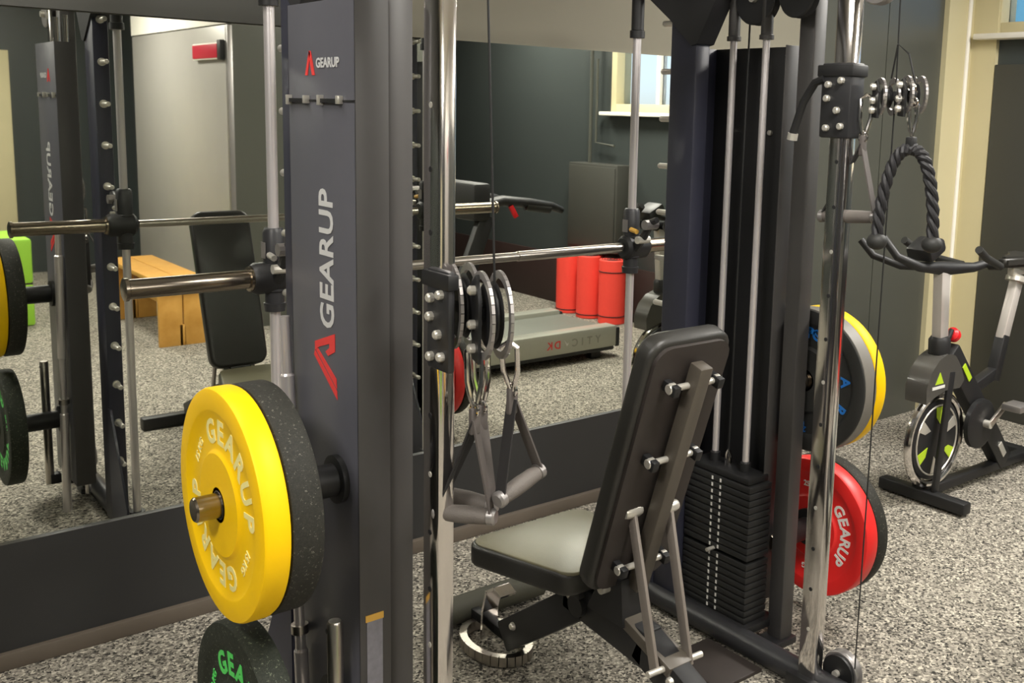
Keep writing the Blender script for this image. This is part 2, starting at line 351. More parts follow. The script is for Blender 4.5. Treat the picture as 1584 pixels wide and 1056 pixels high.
# ---------------------------------------------------------------- the smith machine / cable rack
XLF, XRF = 1.005, 2.203          # guide rod planes
YB, ZB = 2.468, 1.167            # smith bar axis
mach = thing('smith_machine', 'black smith machine and cable rack with chrome posts filling the room', 'exercise machine', (1.605, 2.05, 0))
SIDES = {-1: dict(x=XLF, up=(.965, 1.02), cov=.89, cy=(1.784, 2.09), post=(.965, 1.02, 1.795, 1.85), col=(.970, 1.008)),
         1: dict(x=XRF, up=(2.197, 2.257), cov=2.37, cy=(1.94, 2.28), post=(2.32, 2.375, 1.86, 1.915), col=(2.170, 2.208))}
pegmesh = None
for s, d in SIDES.items():
    x = d['x']; u0_, u1_ = d['up']
    # floor runner and top beam
    obj('base_tube', tube(NB(), [(x, 1.42, .04), (x, 2.62, .04)], .036, 20), 'black', mach)
    obj('top_beam', B((u0_, 1.56, 1.965), (u1_, 2.62, 2.045), .006), 'black', mach)
    obj('smith_upright', B((u0_, 2.197, .02), (u1_, 2.309, 1.965), .008), 'navy', mach)
    up = mach.children[-1]
    bm = NB(); prism(bm, [(u0_ - .006, 2.43, 1.965), (u0_ - .006, 2.31, 1.88), (u0_ - .006, 2.215, 1.80), (u0_ - .006, 2.19, 1.805), (u0_ - .006, 2.10, 1.965)], (u1_ - u0_ + .012, 0, 0))
    obj('gusset', bm, 'black', mach)
    # guide rod
    g = obj('guide_rod', tube(NB(), [(x, YB, .10), (x, YB, 1.96)], .0135, 18), 'rodchrome', mach)
    obj('rod_sleeve', step_tube(NB(), (x, YB, 1.832), (x, YB, 2.0), [(0, .024), (.022, .024), (.024, .02), (.13, .02)]), 'deep', g)
    obj('rod_foot', step_tube(NB(), (x, YB, .0), (x, YB, .12), [(0, .045), (.02, .045), (.03, .026), (.12, .026)]), 'deep', g)
    obj('foot_bracket', B((x - .03, 2.31, .02), (x + .03, YB, .06), .004), 'deep', g)
    bm = NB(); prism(bm, [(u0_ - .004, 2.30, .02), (u0_ - .004, 2.30, .47), (u0_ - .004, 2.33, .47), (u0_ - .004, 2.50, .14), (u0_ - .004, 2.50, .02)], (.008, 0, 0)); obj('base_gusset', bm, 'navy', mach)
    # catch pegs
    for k in range(12):
        z = 1.873 - .1458 * k; c = V((u0_ + u1_) / 2, 2.309 + .032, z)
        if pegmesh is None:
            bm = NB(); step_tube(bm, (c.x, 2.309, z), (c.x, 2.373, z), [(0, .014), (.008, .014), (.009, .009), (.06, .009), (.064, .007)], 14)
            pegmesh = obj('catch_peg', bm, 'bolt', up)
        else: again(pegmesh, c, up)
    # rear post
    obj('rear_post', B((d['post'][0], d['post'][2], .02), (d['post'][1], d['post'][3], 1.965), .006), 'cover2', mach)
    obj('rear_post_foot', B((min(x, d['post'][0]) - .01, d['post'][2] - .01, 0), (max(x, d['post'][1]) + .01, d['post'][3] + .01, .022), .003), 'black', mach)
    # shroud: outer sheet and two returns
    cx = d['cov']; y0, y1 = d['cy']; t = .004 * (-s); ret = -s * .07
    cv = obj('cover_panel', box(NB(), (min(cx, cx + t), y0, .12), (max(cx, cx + t), y1, 1.80), .0015), 'cover' if s < 0 else 'deep', mach)
    for yy, mm in ((y0, 'cover2'), (y1 - .004, 'navy' if s > 0 else 'cover2')):
        obj('cover_return', B((min(cx, cx + ret), yy, .12), (max(cx, cx + ret), yy + .004, 1.80), .001), mm, cv)
    if s < 0:
        XA = cx
        for yy in (2.075, 1.925):
            bm = NB(); box(bm, (XA - .008, yy - .085, 1.603), (XA, yy, 1.611)); obj('seam_catch', bm, 'deep', cv)
            bm = NB(); box(bm, (XA - .012, yy - .005, 1.598), (XA, yy + .004, 1.618), .001); box(bm, (XA - .012, yy - .09, 1.601), (XA, yy - .08, 1.617), .001); obj('catch_clip', bm, 'bolt', cv)
        obj('panel_seam', B((XA - .0015, y0 + .002, 1.605), (XA, y1 - .002, 1.609)), 'deep', cv)
        # vertical lettering and angular mark
        bm = glyph(NB(), 'GEARUP', .088, lambda u, v, w: V(XA - .001 + w, 1.886 + v, 1.150 + u * 1.0), .022, align='LEFT', space=1.03)
        zs = [v.co.z for v in bm.verts]; k = .283 / (max(zs) - min(zs)); z0_ = min(zs)
        for v in bm.verts: v.co.z = 1.150 + (v.co.z - z0_) * k
        obj('lettering', bm, 't_grey', cv, smooth=False)
        sc = .118 / 242
        for poly in ([(0, 0), (38, 1), (182, 98), (160, 102)], [(50, 2), (92, 3), (196, 84), (188, 94)], [(182, 97), (224, 97), (292, 8), (212, 8), (180, 38), (196, 50), (220, 32), (238, 32), (206, 78)]):
            bm = NB(); prism(bm, [(XA - .0012, 1.874 + v * .98 * .118 / 110, 1.008 + u * .135 / 292) for u, v in poly], (.001, 0, 0)); obj('angular_mark', bm, 't_red', cv, smooth=False)
        bm = glyph(NB(), 'GEARUP', .026, lambda u, v, w: V(XA - .001 + w, 1.952 - u * 1.06, 1.672 + v), .03, align='LEFT'); obj('lettering', bm, 't_grey', cv, smooth=False)
        for poly in ([(0, 0), (12, 0), (26, 44), (20, 48)], [(18, 48), (28, 48), (46, 0), (33, 0), (22, 30)]):
            bm = NB(); prism(bm, [(XA - .0012, 2.004 - u * .001, 1.657 + v * .001) for u, v in poly], (.001, 0, 0)); obj('angular_mark', bm, 't_red', cv, smooth=False)
        # worn warning sticker on the near return
        obj('sticker', B((.905, y0 - .0015, .30), (.940, y0, .562)), 'sticker_grey', cv)
        obj('sticker_band', B((.902, y0 - .002, .560), (.942, y0, .574)), 'sticker_gold', cv)
        obj('bar_holder', step_tube(NB(), (.852, 1.82, .06), (.852, 1.82, .6), [(0, .016), (.50, .016), (.505, .013)], 18), 'steel', mach)
        obj('holder_hole', tube(NB(), [(.852 - .0165, 1.824, .545), (.852 - .010, 1.824, .545)], .005, 10), 'deep', mach.children[-1])
        obj('holder_bracket', B((.852, 1.80, .06), (.89, 1.84, .10), .003), 'deep', mach)
    else:
        for yy, zz in ((2.20, 1.775), (1.985, 1.775), (2.20, 1.55), (2.04, 1.55)):
            obj('panel_bolt', step_tube(NB(), (cx - .004, yy, zz), (cx - .02, yy, zz), [(0, .008), (.008, .008), (.010, .005)], 10), 'bolt', cv)
    # trainer post: chromed rectangular tube with adjustment holes
    c0, c1 = d['col']
    tp = obj('cable_post', B((c0, 1.615, .05), (c1, 1.675, 1.965), .007), 'chrome', mach)
    for k in range(13):
        z = .20 + .117 * k
        obj('adjustment_hole', tube(NB(), [(c0 - .0008, 1.645, z), (c0 + .003, 1.645, z)], .0055, 12), 'deep' if k % 3 else 'bolt', tp)
    obj('post_foot', B((c0 - .02, 1.59, .0), (c1 + .02, 1.70, .06), .005), 'deep', mach)
    # low pulley wheel on the floor runner
    lp = obj('low_pulley', step_tube(NB(), (c1 + .035, 1.585, .075), (c1 + .065, 1.585, .075), [(0, .055), (.004, .058), (.012, .05), (.018, .05), (.026, .058), (.03, .055)], 28), 'alu', mach)
    obj('pulley_guard', step_tube(NB(), (c1 + .024, 1.585, .075), (c1 + .034, 1.585, .075), [(0, .05), (.01, .05)], 24), 'deep', lp)
    obj('pulley_axle', step_tube(NB(), (c1 + .012, 1.585, .075), (c1 + .07, 1.585, .075), [(0, .010), (.058, .010)], 12), 'bolt', lp)
    # weight stack with guide rods
    sx0, sx1 = (2.222, 2.322) if s > 0 else (.898, .985)
    sy0, sy1 = (1.925, 2.195) if s > 0 else (1.80, 2.07)
    if s > 0:
        smid = (sx0 + sx1) / 2
        wp = None
        for k in range(20):
            z = .075 + .0213 * k + (.008 if k >= 9 else 0)
            cc = V(smid, (sy0 + sy1) / 2, z + .0098)
            if wp is None:
                wp = obj('weight_plate', B((sx0, sy0, z), (sx1, sy1, z + .0196), .004), 'plate_iron', mach)
                cur = wp
            else: cur = again(wp, cc, mach)
            for q, yo in enumerate((.018, -.016)):
                if k == 0 :
                    o_ = obj('weight_number', B((sx0 - .0012, cc.y + yo - .003, cc.z - .006), (sx0, cc.y + yo + .003, cc.z + .005)), 't_white', cur)
                    if q == 0: n0 = o_
                else: again(n0, (sx0 - .0006, cc.y + yo, cc.z - .0005), cur)
        ztop = .075 + .0213 * 20 + .008
        obj('stack_cap', B((sx0 + .004, sy0 + .01, ztop), (sx1 - .004, sy1 - .01, ztop + .022), .006), 'deep', mach)
        obj('selector_pin', tube(NB(), [(sx0 - .03, 2.062, .275), (sx0 + .03, 2.062, .275)], .006, 10), 'bolt', mach)
        for yy in (2.118, 1.992):
            gr = obj('stack_rod', tube(NB(), [(smid, yy, .06), (smid, yy, 1.90)], .0105, 16), 'rodchrome', mach)
            obj('rod_sleeve', step_tube(NB(), (smid, yy, 1.815), (smid, yy, 1.97), [(0, .021), (.012, .021), (.014, .0175), (.15, .0175)]), 'cover2', gr)
            obj('rod_bush', step_tube(NB(), (smid, yy, ztop + .02), (smid, yy, ztop + .06), [(0, .016), (.03, .016), (.034, .012)]), 'deep', gr)
        obj('stack_yoke', tube(NB(), [(smid, 2.07, ztop + .02), (smid, 2.07, ztop + .055), (smid, 2.062, ztop + .07), (smid, 2.055, ztop + .055), (smid, 2.055, ztop + .02)], .006, 8), 'chrome', mach)
        obj('stack_cable', tube(NB(), [(smid, 2.062, ztop + .065), (smid, 2.058, 1.93)], .003, 6), 'cable', mach)
        obj('stack_tray', B((sx0 - .01, sy0 - .02, .05), (sx1 + .03, sy1 + .02, .075), .003), 'deep', mach)
        # top pulleys
        for yy, rr_ in ((2.03, .075), (1.88, .062)):
            tpul = obj('top_pulley', step_tube(NB(), (smid - .016, yy, 1.93), (smid + .016, yy, 1.93), [(0, rr_ - .004), (.004, rr_), (.012, rr_ - .012), (.02, rr_ - .012), (.028, rr_), (.032, rr_ - .004)], 28), 'black', mach)
            obj('pulley_axle', step_tube(NB(), (smid - .03, yy, 1.93), (smid + .03, yy, 1.93), [(0, .012), (.06, .012)], 12), 'bolt', tpul)
        obj('foot_plate', B((1.99, 1.80, 0), (2.17, 2.02, .012), .003), 'board', mach)
    else:
        for yy in (1.88, 2.02): obj('stack_rod', tube(NB(), [(.945, yy, .06), (.945, yy, 1.90)], .0105, 12), 'chrome', mach)
    # top pulleys over the trainer post
    cxm = (c0 + c1) / 2
    tpul = obj('top_pulley', step_tube(NB(), (cxm - .016, 1.56, 1.93), (cxm + .016, 1.56, 1.93), [(0, .05), (.004, .053), (.012, .044), (.02, .044), (.028, .053), (.032, .05)], 26), 'alu', mach)
    obj('pulley_axle', step_tube(NB(), (cxm - .03, 1.56, 1.93), (cxm + .03, 1.56, 1.93), [(0, .012), (.06, .012)], 12), 'bolt', tpul)

obj('top_crossbeam', B((.965, 2.20, 2.045), (2.257, 2.30, 2.12), .006), 'black', mach)
obj('top_crossbeam', B((.965, 1.58, 2.045), (2.257, 1.66, 2.12), .006), 'black', mach)

# smith bar with its two slides
sb = obj('smith_bar', step_tube(NB(), (1.05, YB, ZB), (2.16, YB, ZB), [(0, .0135), (.70, .0135), (.702, .0155), (1.11, .0155)], 18), 'steel', mach)
for s, x in ((-1, XLF), (1, XRF)):
    a = V(x + s * .055, YB, ZB); b = V(x + s * .36, YB, ZB)
    obj('bar_sleeve', step_tube(NB(), a, b, [(0, .031), (.012, .031), (.013, .0235), (.292, .0235), (.294, .0275), (.302, .0275), (.305, .020)], 24), 'darkchrome', sb)
    obj('sleeve_collar', step_tube(NB(), (x - s * .035, YB, ZB), (x + s * .06, YB, ZB), [(0, .03), (.01, .04), (.085, .04), (.095, .034)], 24), 'deep', sb)
    sl = obj('bar_slide', step_tube(NB(), (x, YB, ZB - .085), (x, YB, ZB + .125), [(0, .026), (.02, .028), (.022, .024), (.05, .024), (.052, .03), (.12, .03), (.122, .027), (.20, .027), (.21, .022)], 20), 'black', mach)
    obj('slide_label', B((x - .0285, YB - .012, ZB + .05), (x - .0262, YB + .012, ZB + .09)), 'alu', sl)
    hk = obj('catch_hook', tube(NB(), [(x - .005, YB - .03, ZB), (x - .005, YB - .07, ZB + .045), (x - .005, YB - .10, ZB + .09), (x - .005, YB - .125, ZB + .10)], [.016, .013, .012, .01], 10), 'deep', mach)
    obj('hook_bolt', step_tube(NB(), (x - .03, YB - .062, ZB + .03), (x + .02, YB - .062, ZB + .03), [(0, .012), (.05, .012)], 10), 'bolt', hk)
    obj('hook_pin', step_tube(NB(), (x - .03, YB - .095, ZB + .082), (x + .02, YB - .095, ZB + .082), [(0, .016), (.05, .016)], 10), 'alu', hk)
    obj('hook_spring', tube(NB(), [(x - .02, YB - .02, ZB + .06), (x - .02, YB - .05, ZB + .055)], .008, 8), 'sticker_gold' if s > 0 else 'bolt', hk)

# plate storage pegs
PEGS = [(-1, 1.872, .843), (-1, 1.902, .345), (1, 1.884, .822), (1, 1.948, .302)]
PX0 = {.843: .760, .345: .735}
for s, y, z in PEGS:
    a, b = (V(.96, y, z), V(.596 if z > .6 else .62, y, z)) if s < 0 else (V(2.345, y, z), V(2.60 if z > .6 else 2.74, y, z))
    L = (b - a).length
    pg = obj('plate_peg', step_tube(NB(), a, b, [(0, .024), (L - .004, .024), (L, .021)], 24), 'darkchrome', mach)
    e0, e1 = ((.89, PX0[z]) if s < 0 else (2.376, 2.392 if z > .6 else 2.542))
    if abs(e1 - e0) > .03: obj('peg_spacer', step_tube(NB(), (e0, y, z), (e1, y, z), [(0, .05), (.012, .05), (.014, .034), (abs(e1 - e0) - .012, .034), (abs(e1 - e0) - .010, .06), (abs(e1 - e0), .06)], 24), 'deep', pg)

# adjustable cable carriages
def shackle(bm, a, b, w=.015, r=.0052):
    """snap hook: elongated ring between a and b"""
    a, b = Vector(a), Vector(b); d = (b - a); h = V(math.sin(YAW), -math.cos(YAW), 0)
    pts = [a, a + d * .10 + h * w, a + d * .55 + h * w * .9, a + d * .80 + h * w * .45, b, b - d * .20 - h * w * .45, a + d * .55 - h * w * .9, a + d * .10 - h * w, a]
    return tube(bm, pts, r, 8)
def carriage(cx, z, s, x0, x1, y0, y1, pul, R, axis):
    """slider block on a cable post; z = bottom; pul = pulley centres"""
    ca = obj('cable_carriage', B((x0, y0, z), (x1, y1, z + .19), .006), 'black', mach)
    obj('carriage_collar', B((x0 - .004, y0 - .006, z + .155), (x1 + .004, y1 + .012, z + .185), .004), 'deep', ca)
    yc = (y0 + y1) / 2; h = (y1 - y0) / 2
    for yy, zz in ((yc + h * .45, .135), (yc - h * .4, .145), (yc + h * .5, .10), (yc - h * .2, .07), (yc + h * .45, .025), (yc - h * .5, .03)):
        obj('carriage_bolt', step_tube(NB(), (x0, yy, z + zz), (x0 - .014, yy, z + zz), [(0, .009), (.009, .009), (.012, .006)], 10), 'bolt', ca)
    if s > 0:
        lv = obj('release_lever', tube(NB(), [(cx - .03, y1 - .01, z + .15), (cx - .03, y1 + .02, z + .14), (cx - .03, y1 + .055, z + .09), (cx - .03, y1 + .085, z + .005)], .011, 10), 'deep', mach)
        obj('lever_tip', tube(NB(), [(cx - .03, y1 + .084, z + .008), (cx - .03, y1 + .087, z - .010)], .014, 10), 'bolt', lv)
    ax_ = Vector(axis).normalized(); pd = V(-ax_.y, ax_.x, 0)      # pd: in-plane horizontal, towards the mirror
    for k, (px, py, pz) in enumerate(pul):
        c = V(px, py, pz)
        pw = obj('pulley_wheel', step_tube(NB(), c - ax_ * .009, c + ax_ * .009, [(0, R - .016), (.002, R - .012), (.007, R - .02), (.011, R - .02), (.016, R - .012), (.018, R - .016)], 28), 'deep', mach)
        for o in (-.017, .017):
            bm = NB()
            for q in range(30):
                a, b = 2 * PI * q / 30, 2 * PI * (q + 1) / 30
                f = lambda a: c + ax_ * o + (pd * math.cos(a) + V(0, 0, 1) * math.sin(a)) * R
                bar(bm, f(a), f(b), .006, .014, 0, up=(f(a) - c - ax_ * o))
            obj('pulley_guard', bm, 'alu', pw)
        bm = NB(); o = c - ax_ * .027
        prism(bm, [o + pd * a + V(0, 0, b) for a, b in ((.030, -R - .012), (.036, R * .75), (.006, R), (-.016, R * .3), (-.012, -R - .014))], ax_ * .006); obj('cheek_plate', bm, 'deep', pw)
        for b in (-R * .85, -R * .25, R * .6):
            q = c - ax_ * .027 + pd * .012 + V(0, 0, b)
            obj('cheek_bolt', step_tube(NB(), q, q - ax_ * .014, [(0, .009), (.010, .009), (.014, .005)], 10), 'bolt', pw)
        if k == 0: first = c
        else: obj('swivel_arm', bar(NB(), first, c + pd * .01, .03, .024, .004), 'deep', mach)
    return ca
ZCL, ZCR = 1.118, 1.548
carriage(.989, ZCL, -1, .958, .974, 1.562, 1.640, ((1.020, 1.618, 1.232), (1.022, 1.520, 1.230)), .074, (.95, -.31, 0))
carriage(2.189, ZCR, 1, 2.158, 2.216, 1.606, 1.70, ((2.225, 1.545, 1.655), (2.235, 1.475, 1.66)), .040, (.8, -.6, 0))
# cables
obj('trainer_cable', tube(NB(), [(.995, 1.507, 1.93), (1.02, 1.506, 1.29)], .0022, 6), 'cable', mach)
obj('trainer_cable', tube(NB(), [(2.20, 1.508, 1.93), (2.225, 1.52, 1.69)], .0022, 6), 'cable', mach)
obj('trainer_cable', tube(NB(), [(2.225, 1.520, 1.66), (2.222, 1.522, .12)], .0022, 6), 'cable', mach)

# ---------------------------------------------------------------- cable attachments hanging on the carriages
def d_handle(apex, g0, g1, top, label, dark=False, grp='stirrup handles on the cables'):
    apex, g0, g1, top = Vector(apex), Vector(g0), Vector(g1), Vector(top)
    t = thing('cable_handle', label, 'cable handle', ((g0 + g1) / 2) - V(0, 0, .016), grp)
    ax = (g1 - g0).normalized(); L = (g1 - g0).length
    obj('grip', step_tube(NB(), g0, g1, [(0, .0125), (.006, .0155), (L * .25, .0165), (L * .5, .0175), (L * .75, .0165), (L - .006, .0155), (L, .0125)], 16), 'grip', t)
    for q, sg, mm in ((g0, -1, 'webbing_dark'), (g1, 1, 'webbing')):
        nrm = ax.cross(apex - q).normalized()
        end = q + ax * sg * .004
        obj('strap', bar(NB(), apex, end, .0035, .024, 0, up=(nrm.cross(apex - q)).normalized().cross((apex - q).normalized())), mm, t)
        obj('end_cap', step_tube(NB(), q - ax * sg * .004, q + ax * sg * .012, [(0, .0165), (.012, .0165), (.016, .012)], 14), 'alu', t)
    obj('strap_loop', bar(NB(), apex - V(0, 0, .03), apex + V(0, 0, .022), .012, .022, .004), 'webbing', t)
    bm = NB(); shackle(bm, top, apex + V(0, 0, .012)); sh = obj('snap_hook', bm, 'chrome', t)
    bm = NB(); ring(bm, apex + V(0, 0, .018), (1, 0, 0), .012, .0035, 18, 8); obj('metal_ring', bm, 'chrome', t)
    return t
d_handle((1.015, 1.560, 1.026), (.985, 1.635, .826), (1.046, 1.550, .830), (1.022, 1.574, 1.165), 'stirrup handle nearest the left chrome post, with low level grip')
d_handle((1.073, 1.622, 1.007), (1.050, 1.716, .822), (1.082, 1.600, .828), (1.068, 1.625, 1.155), 'stirrup handle tucked behind the nearest one on the left post')
d_handle((1.090, 1.546, 1.056), (1.060, 1.535, .868), (1.165, 1.560, .892), (1.062, 1.520, 1.175), 'stirrup handle hanging free from the outer left pulley')
d_handle((2.20, 1.590, 1.535), (2.185, 1.69, 1.342), (2.205, 1.545, 1.352), (2.205, 1.588, 1.66), 'stirrup handle hanging from the right cable carriage')

# triceps rope
tr = thing('triceps_rope', 'twisted black triceps rope hanging beside the right chrome post', 'rope', (2.22, 1.45, 1.29))
c = V(2.22, 1.462, 1.40)
side = V(.55, -.83, 0).normalized()
path = []
for i in range(49):
    t_ = i / 48; a = PI * t_
    path.append(c - side * .066 * math.cos(a) * (1.0) + V(0, 0, 1) * (.128 * math.sin(a) ** .72 if 0 < t_ < 1 else 0) + V(0, 0, -.09 * abs(math.cos(a)) ** 3))
for k in range(3):
    pts = []
    for i, q in enumerate(path):
        tg = (path[min(i + 1, 48)] - path[max(i - 1, 0)]).normalized(); n1 = V(0, 0, 1).cross(tg)
        n1 = side.cross(tg); n1 = n1.normalized() if n1.length > 1e-3 else V(0, 0, 1)
        n2 = tg.cross(V(side.y, -side.x, 0)).normalized(); n3 = V(side.y, -side.x, 0)
        an = i * .85 + k * 2 * PI / 3
        pts.append(q + (n2 * math.cos(an) + n3 * math.sin(an)) * .0085)
    obj('rope_strand', tube(NB(), pts, .0082, 8), 'rope', tr)
for q in (path[0], path[-1]):
    bm = NB(); bmesh.ops.create_uvsphere(bm, u_segments=16, v_segments=10, radius=.026, matrix=Matrix.Translation(q - V(0, 0, .015)) @ Matrix.Diagonal((1, 1, .85, 1))); obj('rubber_stop', bm, 'rubber', tr)
obj('rope_clamp', bar(NB(), path[24] - V(0, 0, .004), path[24] + V(0, 0, .03), .022, .022, .004), 'deep', tr)
bm = NB(); shackle(bm, path[24] + V(0, 0, .115), path[24] + V(0, 0, .03), .010); obj('snap_hook', bm, 'chrome', tr)
bm = NB()
for k in range(4): ring(bm, path[24] + V(-.002 + .004 * (k % 2), .004 * k, .115 + .017 * k), (1, .9 * (k % 2), .2), .011, .003, 14, 6)
obj('chain_link', bm, 'chrome', tr)
obj('rope_cable', tube(NB(), [path[24] + V(0, 0, .16), path[24] + V(-.005, .02, .23), path[24] + V(-.01, .05, .255), (2.225, 1.535, 1.70)], .0025, 6), 'cable', tr)

# steel bar standing between cover and mirror
sbv = thing('steel_bar', 'plain chrome bar standing upright behind the yellow plate', 'bar', (.871, 2.02, 0))
obj('shaft', step_tube(NB(), (.871, 2.005, .0), (.871, 2.090, 1.15), [(0, .0155), (.40, .0155), (.405, .0115), (.62, .0115), (.625, .0155), (1.02, .0155), (1.025, .011), (1.15, .011)], 18), 'rodchrome', sbv)
obj('sleeve_ring', step_tube(NB(), (.871, 2.0375, .44), (.871, 2.039, .46), [(0, .019), (.02, .019)], 18), 'steel', sbv)

# ---------------------------------------------------------------- bumper plates
def plate(x0, y, z, th, R, m, tm, label, txt='GEARUP', rot=40, grp='bumper plates on the storage pegs', small='15 KG', big=.05, step=21, ringf=.53):
    """axis along X, printed face at x0 facing -X, thickness th"""
    t = thing('bumper_plate', label, 'weight plate', (x0 + th / 2, y, z - R), grp)
    prof = [(0.028, .0), (R * .44, .0), (R * .46, .004), (R * .48, .007), (R * .76, .007), (R * .80, .001), (R * .82, .0), (R - .010, .0), (R - .003, .002), (R, .008)]
    full = prof + [(r, th - q) for r, q in prof[::-1]]
    bm = NB(); n = 72; rings = []
    for r, q in full: rings.append([bm.verts.new((x0 + q, y + r * math.cos(2 * PI * k / n), z + r * math.sin(2 * PI * k / n))) for k in range(n)])
    rings.append(rings[0])
    for A, C in zip(rings, rings[1:]):
        for k in range(n): bm.faces.new((A[k], A[(k + 1) % n], C[(k + 1) % n], C[k]))
    dsc = obj('rubber_disc', bm, m, t)
    bm = NB(); n = 32; rings = []
    for r, q in ((.0255, .0), (.034, .0), (.034, th), (.0255, th)): rings.append([bm.verts.new((x0 + q, y + r * math.cos(2 * PI * k / n), z + r * math.sin(2 * PI * k / n))) for k in range(n)])
    rings.append(rings[0])
    for A, C in zip(rings, rings[1:]):
        for k in range(n): bm.faces.new((A[k], A[(k + 1) % n], C[(k + 1) % n], C[k]))
    obj('steel_hub', bm, 'darkchrome', t)
    if txt:
        rb = R * ringf
        for half in (0, 180):
            for i, ch in enumerate(txt):
                th_ = math.radians(rot + half + (i - (len(txt) - 1) / 2) * step)
                def fn(u, v, w, th_=th_): 
                    r = rb + v
                    return V(x0 + .0062 + w, y - math.sin(th_) * r - math.cos(th_) * u, z + math.cos(th_) * r - math.sin(th_) * u)
                obj('letter', glyph(NB(), ch, big * 1.28, fn, .03, .0014), tm, t, smooth=False)
            th_ = math.radians(rot + half + 90)
            def fn2(u, v, w, th_=th_):
                r = rb + .012 + v
                return V(x0 + .0062 + w, y - math.sin(th_) * r - math.cos(th_) * u, z + math.cos(th_) * r - math.sin(th_) * u)
            obj('weight_mark', glyph(NB(), small, .024, fn2, .02, .0014), tm, t, smooth=False)
    return t
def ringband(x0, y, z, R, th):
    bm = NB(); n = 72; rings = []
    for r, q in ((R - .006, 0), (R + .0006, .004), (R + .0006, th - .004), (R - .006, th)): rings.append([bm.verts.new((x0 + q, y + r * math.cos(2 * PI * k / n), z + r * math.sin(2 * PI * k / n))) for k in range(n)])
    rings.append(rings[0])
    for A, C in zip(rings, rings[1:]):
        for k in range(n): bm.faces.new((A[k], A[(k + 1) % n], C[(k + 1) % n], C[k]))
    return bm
YP = 1.872
plate(.643, YP, .843, .052, .224, 'yellow', 't_cream', 'bright yellow bumper plate with cream lettering on the left upper peg', rot=33)
plate(.696, YP, .843, .062, .224, 'rubber_speck', 't_white', 'black speckled bumper plate directly behind the left yellow plate', txt=None)
plate(.670, 1.902, .345, .062, .222, 'rubber_green', 't_green', 'dark speckled bumper plate with bright green lettering at the bottom left', small='10 KG', rot=22)
YQ = 1.948
plate(2.393, 1.884, .822, .058, .216, 'rubber', 't_blue', 'black bumper plate with blue lettering on the right upper peg', rot=98, small='20 KG', step=34, big=.036, ringf=.60)
obj('lit_rim_band', ringband(2.396, 1.884, .822, .2165, .054), 'rubber_lit', bpy.data.objects['bumper_plate.003'])  # grey band paints the light caught by the black plate's rim
plate(2.452, 1.884, .822, .048, .216, 'yellow', 't_cream', 'yellow bumper plate behind the blue lettered plate on the right', txt=None)
plate(2.543, YQ, .302, .058, .222, 'red', 't_white', 'red bumper plate with white lettering on the right lower peg', rot=88, small='25 KG', step=14.5, big=.040)
plate(2.602, YQ, .302, .052, .222, 'rubber_speck', 't_white', 'black speckled bumper plate behind the red plate', txt=None)

# ---------------------------------------------------------------- adjustable bench
bn = thing('weight_bench', 'black adjustable weight bench with raised backrest and tapered seat', 'weight bench', (1.625, 1.85, 0))
CX = 1.628
# backrest pad: rounded slab along the tilted axis
Pb = V(CX, 1.855, .445); Pt = V(CX, 1.642, 1.118); ax = (Pt - Pb).normalized(); nb = V(0, -ax.z, ax.y).normalized()   # nb points backwards (-Y)
if nb.y > 0: nb = -nb
def slab(c0, ux, uy, un, w0, w1, L, th, rad, bev):
    """rounded trapezoid: along uy from 0..L, half widths w0->w1, thickness th along un"""
    pts = []
    def corner(cx, cy, a0):
        for k in range(5):
            a = a0 + k * PI / 8; pts.append((cx + rad * math.cos(a), cy + rad * math.sin(a)))
    corner(w1 - rad, L - rad, 0); corner(-w1 + rad, L - rad, PI / 2); corner(-w0 + rad, rad, PI); corner(w0 - rad, rad, 3 * PI / 2)
    bm = NB(); prism(bm, [c0 + ux * a + uy * b for a, b in pts], un * th)
    if bev:
        es = [e for e in bm.edges if len(e.link_faces) == 2 and any(len(f.verts) > 4 for f in e.link_faces)]
        bmesh.ops.bevel(bm, geom=es, offset=bev, segments=3, affect='EDGES', profile=0.5)
    return bm
X1 = V(1, 0, 0)
pad = obj('backrest', slab(Pb, X1, ax, nb, .128, .132, (Pt - Pb).length, .052, .05, .014), 'vinyl', bn)
obj('backing_board', slab(Pb + nb * .052 + ax * .015, X1, ax, nb, .115, .119, (Pt - Pb).length - .03, .010, .045, 0), 'board', pad)
# spine bracket on the back
def onb(t, off): return Pb + ax * t + nb * off
obj('spine_tube', bar(NB(), onb(.02, .092), onb(.655, .092), .040, .040, .005, up=nb), 'greybar', bn)
for t_ in (.60, .40, .09):
    for sx in (-1, 1):
        st = obj('spine_bolt', step_tube(NB(), onb(t_, .085) + X1 * sx * .02, onb(t_, .085) + X1 * sx * .085, [(0, .008), (.042, .008), (.044, .014), (.058, .014), (.062, .010)], 12), 'bolt', bn)
        obj('bolt_block', bar(NB(), onb(t_, .062) + X1 * sx * .07, onb(t_, .105) + X1 * sx * .07, .02, .026, .003), 'deep', st)
# seat: wide front, narrower towards the backrest
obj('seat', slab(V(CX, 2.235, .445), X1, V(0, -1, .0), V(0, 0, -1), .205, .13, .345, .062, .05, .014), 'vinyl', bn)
obj('seat_sheen', slab(V(CX, 2.226, .448), X1, V(0, -1, .0), V(0, 0, -1), .195, .122, .335, .010, .045, .003), 'vinyl_sheen', bn.children[-1])  # added thin slab, its lighter colour paints the sheen on the black seat
obj('seat_bracket', B((CX - .05, 1.93, .345), (CX + .05, 2.16, .384), .005), 'deep', bn)
